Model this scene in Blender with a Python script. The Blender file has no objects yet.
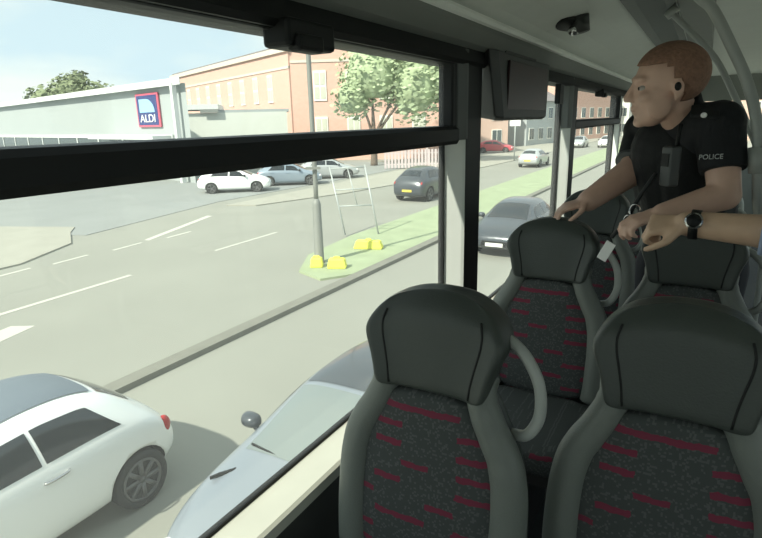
import bpy, bmesh, math, random
from mathutils import Vector, Matrix, Quaternion
random.seed(7)
S = bpy.context.scene
COL = S.collection
V = Vector

# ------------------------------------------------------------------ materials
def mat(name, col, rough=0.6, metal=0.0, var=0.0, scale=8.0, bump=0.0, coat=0.0, spec=0.5):
    m = bpy.data.materials.new(name); m.use_nodes = True
    nt = m.node_tree; b = nt.nodes['Principled BSDF']
    b.inputs['Base Color'].default_value = (*col, 1)
    b.inputs['Roughness'].default_value = rough
    b.inputs['Metallic'].default_value = metal
    b.inputs['Coat Weight'].default_value = coat
    b.inputs['Specular IOR Level'].default_value = spec
    if var or bump:
        tc = nt.nodes.new('ShaderNodeTexCoord')
        n = nt.nodes.new('ShaderNodeTexNoise'); n.inputs['Scale'].default_value = scale; n.inputs['Detail'].default_value = 5
        nt.links.new(tc.outputs['Object'], n.inputs['Vector'])
        if var:
            r = nt.nodes.new('ShaderNodeMapRange')
            r.inputs[1].default_value = 0.25; r.inputs[2].default_value = 0.75
            r.inputs[3].default_value = 1 - var; r.inputs[4].default_value = 1 + var
            nt.links.new(n.outputs['Fac'], r.inputs[0])
            mx = nt.nodes.new('ShaderNodeVectorMath'); mx.operation = 'SCALE'
            mx.inputs[0].default_value = col
            nt.links.new(r.outputs[0], mx.inputs['Scale'])
            nt.links.new(mx.outputs[0], b.inputs['Base Color'])
        if bump:
            bp = nt.nodes.new('ShaderNodeBump'); bp.inputs['Strength'].default_value = bump; bp.inputs['Distance'].default_value = 0.01
            nt.links.new(n.outputs['Fac'], bp.inputs['Height']); nt.links.new(bp.outputs[0], b.inputs['Normal'])
    return m

def glass_mat(name, tint, refl=0.06, veil=0.035):
    m = bpy.data.materials.new(name); m.use_nodes = True
    nt = m.node_tree; nt.nodes.clear()
    o = nt.nodes.new('ShaderNodeOutputMaterial'); t = nt.nodes.new('ShaderNodeBsdfTransparent')
    g = nt.nodes.new('ShaderNodeBsdfGlossy'); mx = nt.nodes.new('ShaderNodeMixShader')
    t.inputs[0].default_value = (*tint, 1); g.inputs['Roughness'].default_value = 0.02
    mx.inputs[0].default_value = refl
    nt.links.new(t.outputs[0], mx.inputs[1]); nt.links.new(g.outputs[0], mx.inputs[2])
    tr = nt.nodes.new('ShaderNodeBsdfTranslucent'); tr.inputs[0].default_value = (.95,.95,.92,1)
    m2 = nt.nodes.new('ShaderNodeMixShader'); m2.inputs[0].default_value = veil  # translucent share lays a washed-out haze over the view outside
    nt.links.new(mx.outputs[0], m2.inputs[1]); nt.links.new(tr.outputs[0], m2.inputs[2]); nt.links.new(m2.outputs[0], o.inputs[0])
    return m

def fabric_mat():
    m = mat('moquette_fabric', (0.045, 0.052, 0.05), 0.95, spec=0.15)
    nt = m.node_tree; b = nt.nodes['Principled BSDF']
    tc = nt.nodes.new('ShaderNodeTexCoord')
    nz = nt.nodes.new('ShaderNodeTexNoise'); nz.inputs['Scale'].default_value = 60
    nt.links.new(tc.outputs['Object'], nz.inputs['Vector'])
    def cells(sx, sz, off, thr, wob):
        w = nt.nodes.new('ShaderNodeVectorMath'); w.operation = 'MULTIPLY_ADD'
        w.inputs[1].default_value = (wob, 0, wob * .35)
        nt.links.new(nz.outputs['Color'], w.inputs[0]); nt.links.new(tc.outputs['Object'], w.inputs[2])
        s = nt.nodes.new('ShaderNodeVectorMath'); s.operation = 'MULTIPLY'; s.inputs[1].default_value = (sx, 0, sz)
        nt.links.new(w.outputs[0], s.inputs[0])
        a = nt.nodes.new('ShaderNodeVectorMath'); a.operation = 'ADD'; a.inputs[1].default_value = off
        nt.links.new(s.outputs[0], a.inputs[0])
        f = nt.nodes.new('ShaderNodeVectorMath'); f.operation = 'FLOOR'; nt.links.new(a.outputs[0], f.inputs[0])
        wn = nt.nodes.new('ShaderNodeTexWhiteNoise'); wn.noise_dimensions = '3D'; nt.links.new(f.outputs[0], wn.inputs['Vector'])
        g = nt.nodes.new('ShaderNodeMath'); g.operation = 'GREATER_THAN'; g.inputs[1].default_value = thr
        nt.links.new(wn.outputs['Value'], g.inputs[0])
        return g
    red = cells(15, 23, (.7, .5, .2), .66, .02)
    sx = nt.nodes.new('ShaderNodeSeparateXYZ'); nt.links.new(tc.outputs['Object'], sx.inputs[0])
    na = nt.nodes.new('ShaderNodeMath'); na.operation = 'MULTIPLY_ADD'; na.inputs[1].default_value = .012; nt.links.new(nz.outputs['Fac'], na.inputs[0]); nt.links.new(sx.outputs['Z'], na.inputs[2])
    za = nt.nodes.new('ShaderNodeMath'); za.operation = 'MULTIPLY_ADD'; za.inputs[1].default_value = 23; za.inputs[2].default_value = .2; nt.links.new(na.outputs[0], za.inputs[0])
    fr = nt.nodes.new('ShaderNodeMath'); fr.operation = 'FRACT'; nt.links.new(za.outputs[0], fr.inputs[0])
    cm = nt.nodes.new('ShaderNodeMath'); cm.operation = 'COMPARE'; cm.inputs[1].default_value = .5; cm.inputs[2].default_value = .16; nt.links.new(fr.outputs[0], cm.inputs[0])
    rm = nt.nodes.new('ShaderNodeMath'); rm.operation = 'MULTIPLY'; nt.links.new(red.outputs[0], rm.inputs[0]); nt.links.new(cm.outputs[0], rm.inputs[1]); red = rm
    grey = cells(230, 230, (5.3, .5, 3.2), .80, .01)
    m1 = nt.nodes.new('ShaderNodeMixRGB'); m1.inputs[1].default_value = (0.062, 0.069, 0.068, 1); m1.inputs[2].default_value = (0.095, 0.102, 0.10, 1)
    m2 = nt.nodes.new('ShaderNodeMixRGB'); m2.inputs[2].default_value = (0.17, 0.036, 0.060, 1)
    nt.links.new(grey.outputs[0], m1.inputs[0]); nt.links.new(m1.outputs[0], m2.inputs[1]); nt.links.new(red.outputs[0], m2.inputs[0])
    nt.links.new(m2.outputs[0], b.inputs['Base Color'])
    return m

def brick_mat(name, c1, c2, mortar, scale):
    m = mat(name, c1, 0.9); nt = m.node_tree; b = nt.nodes['Principled BSDF']
    tc = nt.nodes.new('ShaderNodeTexCoord'); mp = nt.nodes.new('ShaderNodeMapping'); mp.inputs['Rotation'].default_value = (math.pi/2, 0, 0)
    br = nt.nodes.new('ShaderNodeTexBrick'); br.inputs['Scale'].default_value = scale
    br.inputs['Color1'].default_value = (*c1, 1); br.inputs['Color2'].default_value = (*c2, 1); br.inputs['Mortar'].default_value = (*mortar, 1)
    nt.links.new(tc.outputs['Object'], mp.inputs[0]); nt.links.new(mp.outputs[0], br.inputs['Vector']); nt.links.new(br.outputs['Color'], b.inputs['Base Color'])
    return m

M = dict(
  road=mat('pale_asphalt', (0.258, 0.262, 0.226), 0.95, var=.07, scale=.35),
  lot=mat('car_park_asphalt', (0.25, 0.265, 0.255), 0.95, var=.06, scale=.5),
  paving=mat('pavement_concrete', (0.33, 0.325, 0.275), 0.95, var=.06, scale=1.2),
  kerb=mat('kerb_stone', (0.185, 0.185, 0.155), 0.95, var=.12, scale=3),
  grass=mat('verge_grass', (0.30, 0.355, 0.22), 0.95, var=.10, scale=1.5),
  paint=mat('road_paint', (0.50, 0.49, 0.43), 0.8),
  leather=mat('black_leatherette', (0.052, 0.061, 0.055), 0.42, bump=.12, scale=220, spec=.4),
  bolster_lit=mat('window_lit_leatherette', (0.15, 0.165, 0.15), 0.42, bump=.12, scale=220, spec=.4),  # same leatherette as the shell, window light put into a paler colour
  fabric=fabric_mat(),
  plast=mat('dark_seat_plastic', (0.03, 0.03, 0.03), 0.5),
  handle=mat('grey_grab_handle', (0.36, 0.38, 0.36), 0.35),
  pole=mat('grey_stanchion', (0.30, 0.32, 0.30), 0.4),
  black=mat('black_rubber', (0.008, 0.009, 0.009), 0.55, spec=.3),
  liner=mat('grey_wall_liner', (0.20, 0.215, 0.20), 0.6, var=.04),
  reveal=mat('pale_grey_reveal', (0.80, 0.83, 0.79), 0.6, var=.04),
  capgrey=mat('dark_grey_cap', (0.11, 0.12, 0.115), 0.6),
  sill=mat('pale_sill_plastic', (0.52, 0.52, 0.45), 0.5, var=.04),
  wallin=mat('dark_side_panel', (0.045, 0.047, 0.044), 0.7, var=.06),
  ceil=mat('ceiling_panel', (0.60, 0.635, 0.60), 0.7, var=.03),
  ceild=mat('ceiling_dark_strip', (0.10, 0.115, 0.115), 0.6),
  floor=mat('vinyl_floor', (0.06, 0.065, 0.07), 0.7, var=.15, scale=60),
  chrome=mat('bright_metal', (0.6, 0.6, 0.6), 0.25, 1.0),
  glass=glass_mat('bus_glass', (0.972, 0.992, 0.966), .025), bounceside=mat('pale_bounce_side', (0.62, 0.62, 0.6), 0.35),
  screen=mat('dark_screen', (0.030, 0.013, 0.014), 0.4, spec=.25),
  shell=mat('charcoal_plastic', (0.035, 0.038, 0.037), 0.5),
  skin=mat('skin', (0.60, 0.39, 0.30), 0.5, var=.06, scale=30),
  skin2=mat('skin_tan', (0.58, 0.39, 0.27), 0.5, var=.06, scale=30),
  hair=mat('short_brown_hair', (0.24, 0.13, 0.085), 0.8, var=.25, scale=90, bump=.5),
  hair2=mat('dark_hair', (0.03, 0.02, 0.015), 0.8, var=.25, scale=90, bump=.5),
  eyew=mat('eye_white', (0.36, 0.33, 0.30), 0.3), eyed=mat('eye_iris', (0.03, 0.025, 0.02), 0.2),
  lips=mat('lips', (0.36, 0.15, 0.13), 0.5),
  uniform=mat('black_uniform', (0.009, 0.010, 0.012), 0.85, var=.2, scale=40, bump=.3),
  vest=mat('black_vest', (0.006, 0.007, 0.008), 0.8, var=.2, scale=60, bump=.3),
  radio=mat('radio_casing', (0.05, 0.055, 0.055), 0.45),
  white=mat('white_plastic', (0.75, 0.75, 0.73), 0.5),
  patch=mat('reflective_lettering', (0.45, 0.47, 0.47), 0.5),
  shirt=mat('pale_blue_shirt', (0.30, 0.37, 0.52), 0.85, var=.08, scale=25, bump=.15),
  trouser=mat('navy_trousers', (0.015, 0.017, 0.025), 0.85),
  boot=mat('black_boot', (0.01, 0.01, 0.01), 0.4),
  carw=mat('white_car_paint', (0.9, 0.92, 0.9), 0.3, coat=.6),
  carb=mat('slate_blue_car_paint', (0.20, 0.23, 0.26), 0.3, .1, coat=.6),
  card=mat('dark_car_paint', (0.05, 0.06, 0.07), 0.3, .2, coat=.6),
  cars=mat('silver_car_paint', (0.45, 0.47, 0.47), 0.35, .3, coat=.5),
  carl=mat('blue_grey_car_paint', (0.28, 0.34, 0.40), 0.35, .3, coat=.5),
  carr=mat('red_car_paint', (0.50, 0.06, 0.08), 0.4, coat=.4),
  slate=mat('slate_roof_panel', (0.13, 0.16, 0.19), 0.5),
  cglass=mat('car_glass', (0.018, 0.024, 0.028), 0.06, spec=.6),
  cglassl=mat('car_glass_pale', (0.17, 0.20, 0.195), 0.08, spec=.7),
  tyre=mat('tyre_rubber', (0.035, 0.037, 0.037), 0.85), rim=mat('grey_alloy', (0.16, 0.165, 0.165), 0.4, .5),
  well=mat('wheel_arch_liner', (0.01, 0.01, 0.01), 0.9),
  red=mat('tail_light_red', (0.45, 0.02, 0.02), 0.25), lamp=mat('headlight_clear', (0.7, 0.72, 0.7), 0.15),
  plate=mat('number_plate_white', (0.7, 0.7, 0.66), 0.5), plt2=mat('number_plate_yellow', (0.7, 0.55, 0.08), 0.5),
  store=mat('store_cladding', (0.36, 0.395, 0.39), 0.7, var=.03, scale=.4), storew=mat('store_white_trim', (0.66, 0.68, 0.66), 0.6),
  sroof=mat('store_roof_sheet', (0.52, 0.58, 0.56), 0.6), dglaz=mat('shopfront_glazing', (0.07, 0.09, 0.09), 0.15),
  navy=mat('sign_navy', (0.02, 0.035, 0.16), 0.5), sred=mat('sign_red', (0.62, 0.10, 0.16), 0.5), scyan=mat('sign_pale_blue', (0.30, 0.55, 0.78), 0.5),
  brick=brick_mat('orange_brick', (0.66, 0.41, 0.33), (0.62, 0.37, 0.29), (0.64, 0.49, 0.42), 2.2),
  brickp=brick_mat('pink_brick', (0.68, 0.47, 0.38), (0.64, 0.43, 0.34), (0.5, 0.42, 0.36), 2.0),
  stone=mat('stone_coping', (0.62, 0.56, 0.48), 0.9), slater=mat('slate_roof', (0.22, 0.20, 0.20), 0.8, var=.1, scale=1),
  wframe=mat('white_window_frame', (0.78, 0.77, 0.70), 0.6), wpane=mat('pale_window_pane', (0.55, 0.56, 0.46), 0.25),
  render=mat('cream_render', (0.62, 0.64, 0.58), 0.9, var=.04, scale=.5),
  leafd=mat('dark_green_leaves', (0.20, 0.24, 0.13), 0.8, var=.3, scale=.8),
  leafl=mat('pale_green_leaves', (0.37, 0.45, 0.27), 0.8, var=.25, scale=.8),
  bark=mat('bark', (0.16, 0.12, 0.09), 0.95, var=.3, scale=6, bump=.5),
  steel=mat('lamp_post_steel', (0.22, 0.23, 0.21), 0.6, .2), gal=mat('galvanised_frame', (0.40, 0.43, 0.42), 0.5, .2),
  yellow=mat('yellow_plastic', (0.78, 0.78, 0.10), 0.6, var=.08, scale=5),
  palef=mat('pale_fence_slat', (0.55, 0.47, 0.47), 0.8),
)

# ------------------------------------------------------------------ object helpers
def empty(name, loc, label=None, cat=None, group=None, kind=None, rz=0):
    o = bpy.data.objects.new(name, None); COL.objects.link(o)
    o.location = loc; o.rotation_euler.z = rz; o.empty_display_size = .1
    return tag(o, label, cat, group, kind)
def tag(o, label=None, cat=None, group=None, kind=None):
    if label: o['label'] = label
    if cat: o['category'] = cat
    if group: o['group'] = group
    if kind: o['kind'] = kind
    return o
def link(name, bm, m, parent=None, smooth=True, loc=None, bevel=0, sub=0):
    """bmesh -> one linked mesh object (geometry is in the parent's local space)"""
    bmesh.ops.recalc_face_normals(bm, faces=bm.faces[:])
    me = bpy.data.meshes.new(name); bm.to_mesh(me); bm.free()
    ms = m if isinstance(m, (list, tuple)) else [m]
    for x in ms: me.materials.append(x)
    for p in me.polygons: p.use_smooth = smooth
    o = bpy.data.objects.new(name, me); COL.objects.link(o)
    if parent: o.parent = parent
    if loc is not None: o.location = loc
    if bevel:
        b = o.modifiers.new('bevel', 'BEVEL'); b.width = bevel; b.segments = 2; b.limit_method = 'ANGLE'; b.harden_normals = False
    if sub:
        s = o.modifiers.new('sub', 'SUBSURF'); s.levels = s.render_levels = sub
    return o
def bake(o):
    dg = bpy.context.evaluated_depsgraph_get(); dg.update()
    me = bpy.data.meshes.new_from_object(o.evaluated_get(dg), depsgraph=dg)
    o.modifiers.clear(); o.data = me
    return o
def NB(): return bmesh.new()
def box(bm, lo, hi, mi=0):
    x0,y0,z0 = lo; x1,y1,z1 = hi
    v = [bm.verts.new(p) for p in ((x0,y0,z0),(x1,y0,z0),(x1,y1,z0),(x0,y1,z0),(x0,y0,z1),(x1,y0,z1),(x1,y1,z1),(x0,y1,z1))]
    for f in ((0,3,2,1),(4,5,6,7),(0,1,5,4),(1,2,6,5),(2,3,7,6),(3,0,4,7)):
        bm.faces.new([v[i] for i in f]).material_index = mi
def obox(bm, c, ax, ay, az, hx, hy, hz):
    c, ax, ay, az = V(c), V(ax).normalized(), V(ay).normalized(), V(az).normalized()
    v = [bm.verts.new(c + ax*hx*sx + ay*hy*sy + az*hz*sz) for sz in (-1,1) for sx,sy in ((-1,-1),(1,-1),(1,1),(-1,1))]
    for f in ((0,3,2,1),(4,5,6,7),(0,1,5,4),(1,2,6,5),(2,3,7,6),(3,0,4,7)): bm.faces.new([v[i] for i in f])
def prism(bm, pts, axis, a, b):
    """polygon pts in the two other axes extruded along axis from a to b"""
    def mk(p, t):
        if axis == 'y': return (p[0], t, p[1])
        if axis == 'z': return (p[0], p[1], t)
        return (t, p[0], p[1])
    A = [bm.verts.new(mk(p, a)) for p in pts]; B = [bm.verts.new(mk(p, b)) for p in pts]
    bm.faces.new(A); bm.faces.new(B[::-1]); n = len(pts)
    for i in range(n): bm.faces.new((A[i], A[(i+1)%n], B[(i+1)%n], B[i]))
def rings(bm, rs, cap=True, closed=True):
    R = [[bm.verts.new(p) for p in r] for r in rs]
    n = len(rs[0])
    for a, b in zip(R, R[1:]):
        for i in range(n if closed else n-1):
            j = (i+1) % n
            bm.faces.new((a[i], a[j], b[j], b[i]))
    if cap:
        bm.faces.new(R[0][::-1]); bm.faces.new(R[-1])
    return R
def frame_of(d):
    d = V(d).normalized(); a = V((0,0,1)) if abs(d.z) < .9 else V((1,0,0))
    x = d.cross(a).normalized(); return x, d.cross(x).normalized(), d
def tube(bm, pts, r, n=10, rb=None):
    pts = [V(p) for p in pts]; rs = []
    x0 = None
    for i, p in enumerate(pts):
        d = (pts[min(i+1, len(pts)-1)] - pts[max(i-1, 0)]).normalized()
        if x0 is None: x0, y0, _ = frame_of(d)
        else:
            x0 = (x0 - d*x0.dot(d)).normalized()
        y0 = d.cross(x0)
        rr = r[i] if isinstance(r, (list, tuple)) else r
        rs.append([p + x0*math.cos(t)*rr + y0*math.sin(t)*(rb if rb else rr) for t in (2*math.pi*k/n for k in range(n))])
    rings(bm, rs)
def spline(pts, k=6):
    P = [V(p) for p in pts]; out = []
    for i in range(len(P)-1):
        a, b, c, d = P[max(i-1,0)], P[i], P[i+1], P[min(i+2,len(P)-1)]
        for s in range(k):
            t = s/k
            out.append(.5*((2*b)+(c-a)*t+(2*a-5*b+4*c-d)*t*t+(3*b-a-3*c+d)*t**3))
    return out + [P[-1]]
def capsule(bm, a, b, ra, rb, n=16, flat_a=False, flat_b=False):
    a, b = V(a), V(b); x, y, d = frame_of(b-a); rs = []
    def ring(c, r): return [c + (x*math.cos(t)+y*math.sin(t))*r for t in (2*math.pi*k/n for k in range(n))]
    if flat_a: rs.append(ring(a, ra))
    else:
        for k in range(1, 6): t = math.pi/2*(1-k/5); rs.append(ring(a - d*ra*math.sin(t), max(ra*math.cos(t), 1e-4)))
    if flat_b: rs.append(ring(b, rb))
    else:
        for k in range(0, 5): t = math.pi/2*k/5; rs.append(ring(b + d*rb*math.sin(t), rb*math.cos(t)))
    rings(bm, rs)
def ellipsoid(bm, c, r, basis=None, seg=20, rg=14):
    c = V(c); B = basis or (V((1,0,0)), V((0,1,0)), V((0,0,1)))
    rs = []
    for i in range(1, rg):
        t = math.pi*i/rg
        rs.append([c + B[0]*r[0]*math.sin(t)*math.cos(2*math.pi*k/seg) + B[1]*r[1]*math.sin(t)*math.sin(2*math.pi*k/seg) + B[2]*r[2]*math.cos(t) for k in range(seg)])
    rings(bm, rs)
def shift(bm, root):
    o = V((0,0,0)); p = root
    while p: o += p.location; p = p.parent
    for v in bm.verts: v.co -= o
def remeshed(name, bm, m, root, voxel, smooth=4):
    shift(bm, root)
    o = link(name, bm, m, root)
    r = o.modifiers.new('r', 'REMESH'); r.mode = 'VOXEL'; r.voxel_size = voxel; r.use_smooth_shade = True
    s = o.modifiers.new('s', 'SMOOTH'); s.iterations = smooth; s.factor = .5
    bake(o)
    for p in o.data.polygons: p.use_smooth = True
    return o
def wpart(name, bm, m, root, **k):
    shift(bm, root); return link(name, bm, m, root, **k)
def text_mesh(name, s, size, depth, m, parent, loc, right, up, width=None):
    cu = bpy.data.curves.new(name, 'FONT'); cu.body = s; cu.size = size; cu.extrude = depth; cu.align_x = 'CENTER'; cu.align_y = 'CENTER'
    t = bpy.data.objects.new(name, cu); COL.objects.link(t)
    dg = bpy.context.evaluated_depsgraph_get(); dg.update()
    me = bpy.data.meshes.new_from_object(t.evaluated_get(dg)); bpy.data.objects.remove(t)
    r, u = V(right).normalized(), V(up).normalized(); n = r.cross(u)
    xs = [v.co.x for v in me.vertices]; k = (width/(max(xs)-min(xs))) if width else 1
    for v in me.vertices:
        c = v.co.copy(); v.co = V(loc) + r*c.x*k + u*c.y + n*c.z
    me.materials.append(m)
    o = bpy.data.objects.new(name, me); COL.objects.link(o); o.parent = parent
    return o
def copy_tree(o, parent=None):
    c = o.copy(); COL.objects.link(c)
    if parent: c.parent = parent
    for ch in list(o.children): copy_tree(ch, c)
    return c
def struct(name, bm, m, parent=None, **k):
    o = link(name, bm, m, parent, **k)
    if not parent: o['kind'] = 'structure'
    return o

# ------------------------------------------------------------------ ground and street
b = NB(); box(b, (-160,-60,-.3), (60,200,0)); road = struct('road', b, M['road'], smooth=False)
def ground_poly(name, pts, z0, z1, m, parent=None, **k):
    bm = NB(); prism(bm, pts, 'z', z0, z1); return struct(name, bm, m, parent, smooth=False, **k)
ground_poly('kerb', [(-7.75,-40),(-7.45,-40),(-7.2,60),(-7.1,150),(-7.35,150),(-7.5,60)], -.1, .10, M['kerb'])
ground_poly('verge', [(-7.52,12.0),(-7.5,60),(-7.3,150),(-10.2,150),(-10.6,40),(-10.5,16),(-10.1,13),(-9.2,11.4),(-8.2,11.0)], -.1, .06, M['grass'])
ground_poly('pavement', [(-17.2,-40),(-17.2,4),(-17.5,8.5),(-19,11),(-21,12.2),(-22,13),(-40,6),(-40,-40)], -.1, .05, M['paving'])
ground_poly('pavement_far', [(-14.8,150),(-15.2,60),(-16,36),(-17.4,26),(-19.0,20.5),(-20.5,20),(-22,60),(-20,150)], -.1, .05, M['paving'])
ground_poly('car_park', [(-20,12.2),(-22,21),(-22,48),(-110,48),(-110,-5),(-40,4)], -.1, .02, M['lot'])
ground_poly('pavement_near', [(2.6,-40),(2.6,150),(9,150),(9,-40)], -.1, .08, M['paving'])
# painted marks lie on the road
def mark(pts):
    bm = NB(); prism(bm, pts, 'z', 0, .006); return link('road_marking', bm, M['paint'], road, smooth=False)
mark([(-13.0,5.0),(-13.25,9.2),(-13.4,9.2),(-13.15,5.0)])
for y in (12.4,): mark([(-13.35,y),(-13.5,y+3.2),(-13.62,y+3.2),(-13.47,y)])
mark([(-11.2,4.4),(-11.65,5.7),(-12.1,5.45),(-11.75,4.2)])
for y in (7.2, 9.0, 11.0, 13.2): mark([(-16.6,y),(-16.75,y+1.2),(-16.87,y+1.2),(-16.72,y)])
mark([(-16.9,12.6),(-18.8,17.4),(-19.1,17.4),(-17.15,12.6)])

# ------------------------------------------------------------------ bus shell (setting)
FZ, YF, YB = 2.5, -1.6, 8.8
XL, XR = -.85, 1.55; XC = (XL+XR)/2
b = NB(); box(b, (XL-.06,YF,FZ-.08), (XR+.06,YB,FZ)); struct('floor', b, M['floor'], smooth=False)
ZS, ZT = 3.03, 4.160
def side(sg, name):
    """lower side wall; sg -1 left, +1 right"""
    X = lambda d: XC + sg*((XR-XL)/2 + d)           # d>0 outward
    b = NB(); lo = sorted((X(-.05), X(.085))); box(b, (lo[0],YF,FZ), (lo[1],YB,2.985))
    struct('wall_'+name, b, M['wallin'], smooth=False)
    b = NB(); box(b, (min(X(.10),X(.125)),YF,.35), (max(X(.10),X(.125)),YB,2.88)); struct('wall_'+name+'_outer_bounce', b, M['bounceside'], smooth=False)  # unseen outer panel, added pale to bounce light onto the white hatchback
    b = NB(); lo = sorted((X(-.085), X(.09))); prism(b, [(X(-.058),2.985),(X(-.058),3.016),(X(-.05),3.024),(X(.03),3.027),(X(.056),3.028),(X(.056),2.985)], 'y', YF, YB)
    struct('trim_'+('1' if sg<0 else '2'), b, M['sill'], smooth=False)
    # header frame, cove and trim line above the windows
    b = NB(); prism(b, [(X(.10),4.152),(X(-.02),4.152),(X(-.035),4.165),(X(-.02),4.215),(X(.10),4.25)], 'y', YF, YB)
    struct('trim_'+('3' if sg<0 else '4'), b, M['black'], smooth=False)
    b = NB(); prism(b, [(X(.10),4.25),(X(-.02),4.212),(X(-.05),4.225),(X(-.095),4.265),(X(-.13),4.285),(X(-.13),4.33),(X(.10),4.33)], 'y', YF, YB)
    struct('wall_'+name+'_cove', b, M['liner'], smooth=False)
    b = NB(); prism(b, [(X(-.118),4.272),(X(-.140),4.272),(X(-.146),4.284),(X(-.140),4.296),(X(-.118),4.296)], 'y', YF, YB)
    struct('trim_'+('5' if sg<0 else '6'), b, M['reveal'], smooth=False)
side(-1, 'left'); side(1, 'right')
# ceiling: one pressed lining with darker strips running lengthwise
def ceil_profile():
    h = [(-.73,4.287),(-.68,4.325),(-.60,4.36),(-.48,4.392),(-.36,4.41)]
    return h
b = NB()
pl = ceil_profile(); full = pl + [(.35,4.425)] + [(2*XC-x, z) for x, z in pl[::-1]]
prism(b, full + [(XR+.06,4.30),(XR+.06,4.52),(XL-.06,4.52),(XL-.06,4.30)], 'y', YF, YB)
struct('ceiling', b, M['ceil'], smooth=False)
b = NB(); prism(b, [(-.35,4.411),(-.36,4.398),(-.30,4.385),(-.20,4.385),(-.17,4.418)], 'y', YF, YB); struct('trim_7', b, M['ceild'], smooth=False)
b = NB(); prism(b, [(-.17,4.417),(-.16,4.402),(-.03,4.402),(-.02,4.42)], 'y', YF, YB); struct('trim_8', b, M['liner'], smooth=False)
# rear wall with an emergency window, front frame with windscreen
b = NB(); box(b, (XL-.1,YB,FZ-.1), (XR+.1,YB+.08,3.35)); box(b, (XL-.1,YB,4.1), (XR+.1,YB+.08,4.45))
box(b, (XL-.1,YB,3.35), (-.45,YB+.08,4.1)); box(b, (1.15,YB,3.35), (XR+.1,YB+.08,4.1)); struct('wall_back', b, M['liner'], smooth=False)
b = NB(); box(b, (XL-.1,YF-.08,FZ-.1), (XR+.1,YF,3.15)); box(b, (XL-.1,YF-.08,4.2), (XR+.1,YF,4.45))
box(b, (XL-.1,YF-.08,3.15), (-.78,YF,4.2)); box(b, (1.48,YF-.08,3.15), (XR+.1,YF,4.2)); struct('wall_front', b, M['liner'], smooth=False)
def pane_struct(name, lo, hi):
    b = NB(); box(b, lo, hi); return b
b = NB(); box(b, (-.45,YB+.03,3.35), (1.15,YB+.036,4.1)); struct('window_9', b, M['glass'], smooth=False)
b = NB(); box(b, (-.78,YF-.05,3.15), (1.48,YF-.044,4.2)); struct('window_10', b, M['glass'], smooth=False)
# side windows: root, black gasket frame, panes, hopper rail, latch
def bus_window(n, sg, y0, y1, hopper, latch=None):
    X = lambda d: XC + sg*((XR-XL)/2 + d)
    def bx(bm, d0, d1, a0, a1, z0, z1): box(bm, (min(X(d0),X(d1)),a0,z0), (max(X(d0),X(d1)),a1,z1))
    r = empty('window_%d' % n, (X(0),(y0+y1)/2,ZS), kind='structure')
    L = lambda bm, nm, m, **k: wpart(nm, bm, m, r, **k)
    b = NB(); bx(b,.038,.06,y0-.004,y0+.008,ZS-.0,ZT); bx(b,.038,.06,y1-.006,y1+.004,ZS,ZT); bx(b,.042,.058,y0,y1,ZS-.004,ZS+.007)
    L(b, 'window_frame', M['black'], smooth=False)
    if hopper:
        b = NB(); pts = [(X(.06),3.85),(X(-.012),3.856),(X(-.02),3.87),(X(-.02),3.912),(X(-.005),3.924),(X(.06),3.926)]
        prism(b, pts, 'y', y0-.01, y1+.01); rl = L(b, 'hopper_rail', M['black'], smooth=False)
        b = NB(); bx(b,-.01,.05,y1-.035,y1+.03,3.92,ZT); bx(b,-.01,.05,y0-.03,y0+.05,3.92,ZT); bx(b,-.01,.05,y0,y1,ZT-.012,ZT+.01)
        L(b, 'hopper_frame', M['black'], smooth=False, bevel=.008)
        b = NB(); bx(b,.045,.051,y0,y1,ZS,3.86); L(b, 'pane', M['glass'], smooth=False)
        b = NB(); bx(b,.025,.031,y0,y1,3.92,ZT); L(b, 'hopper_pane', M['glass'], smooth=False)
        if latch:
            b = NB(); c = (y0+y1)/2 if latch is True else latch
            bx(b,-.055,.02,c-.095,c+.085,ZT-.05,ZT+.012); bx(b,-.07,-.03,c-.075,c+.02,ZT-.058,ZT-.02)
            L(b, 'hopper_latch', M['black'], smooth=False, bevel=.01)
    else:
        b = NB(); bx(b,.045,.051,y0,y1,ZS,ZT); L(b, 'pane', M['glass'], smooth=False)
WINS = [(-.75,2.05),(2.315,4.07),(4.33,6.74),(6.83,8.6)]
for i, (y0,y1) in enumerate(WINS):
    bus_window(i+1, -1, y0, y1, i in (0,2), latch={0:1.095,2:5.35}.get(i))
    bus_window(i+5, 1, y0, y1, i in (0,2), latch={0:1.095,2:5.35}.get(i))
def pillar(n, sg, ya, yb, front=False):
    X = lambda d: XC + sg*((XR-XL)/2 + d)
    r = empty('trim_%d' % n, (X(0),(ya+yb)/2,ZS), kind='structure')
    k = (yb-ya)
    yc = yb - k*.70 if k > .15 else ya+.02
    b = NB(); prism(b, [(X(.044),ya+.004),(X(-.012),yc-.012),(X(-.020),yc),(X(.044),yc)], 'z', 3.028, 4.22)
    wpart('pillar_cover', b, M['reveal'], r, smooth=False)
    b = NB(); prism(b, [(X(.06),ya+.002),(X(-.014),ya+.004),(X(-.026),yc-.01),(X(-.026),yc+.012),(X(.06),yc+.012)], 'z', 3.87, 4.21)
    if k > .15: wpart('pillar_cap', b, M['capgrey'], r, smooth=False, bevel=.006)
    b = NB(); prism(b, [(X(.10),ya+.10 if k > .15 else ya+.03),(X(.045),ya+.002),(X(.045),yc),(X(-.022),yc),(X(-.018),yb-.006),(X(.0),yb-.002),(X(.10),yb-.002)], 'z', 3.028, 4.22)
    wpart('pillar_edge', b, M['black'], r, smooth=False)
n = 11
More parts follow.
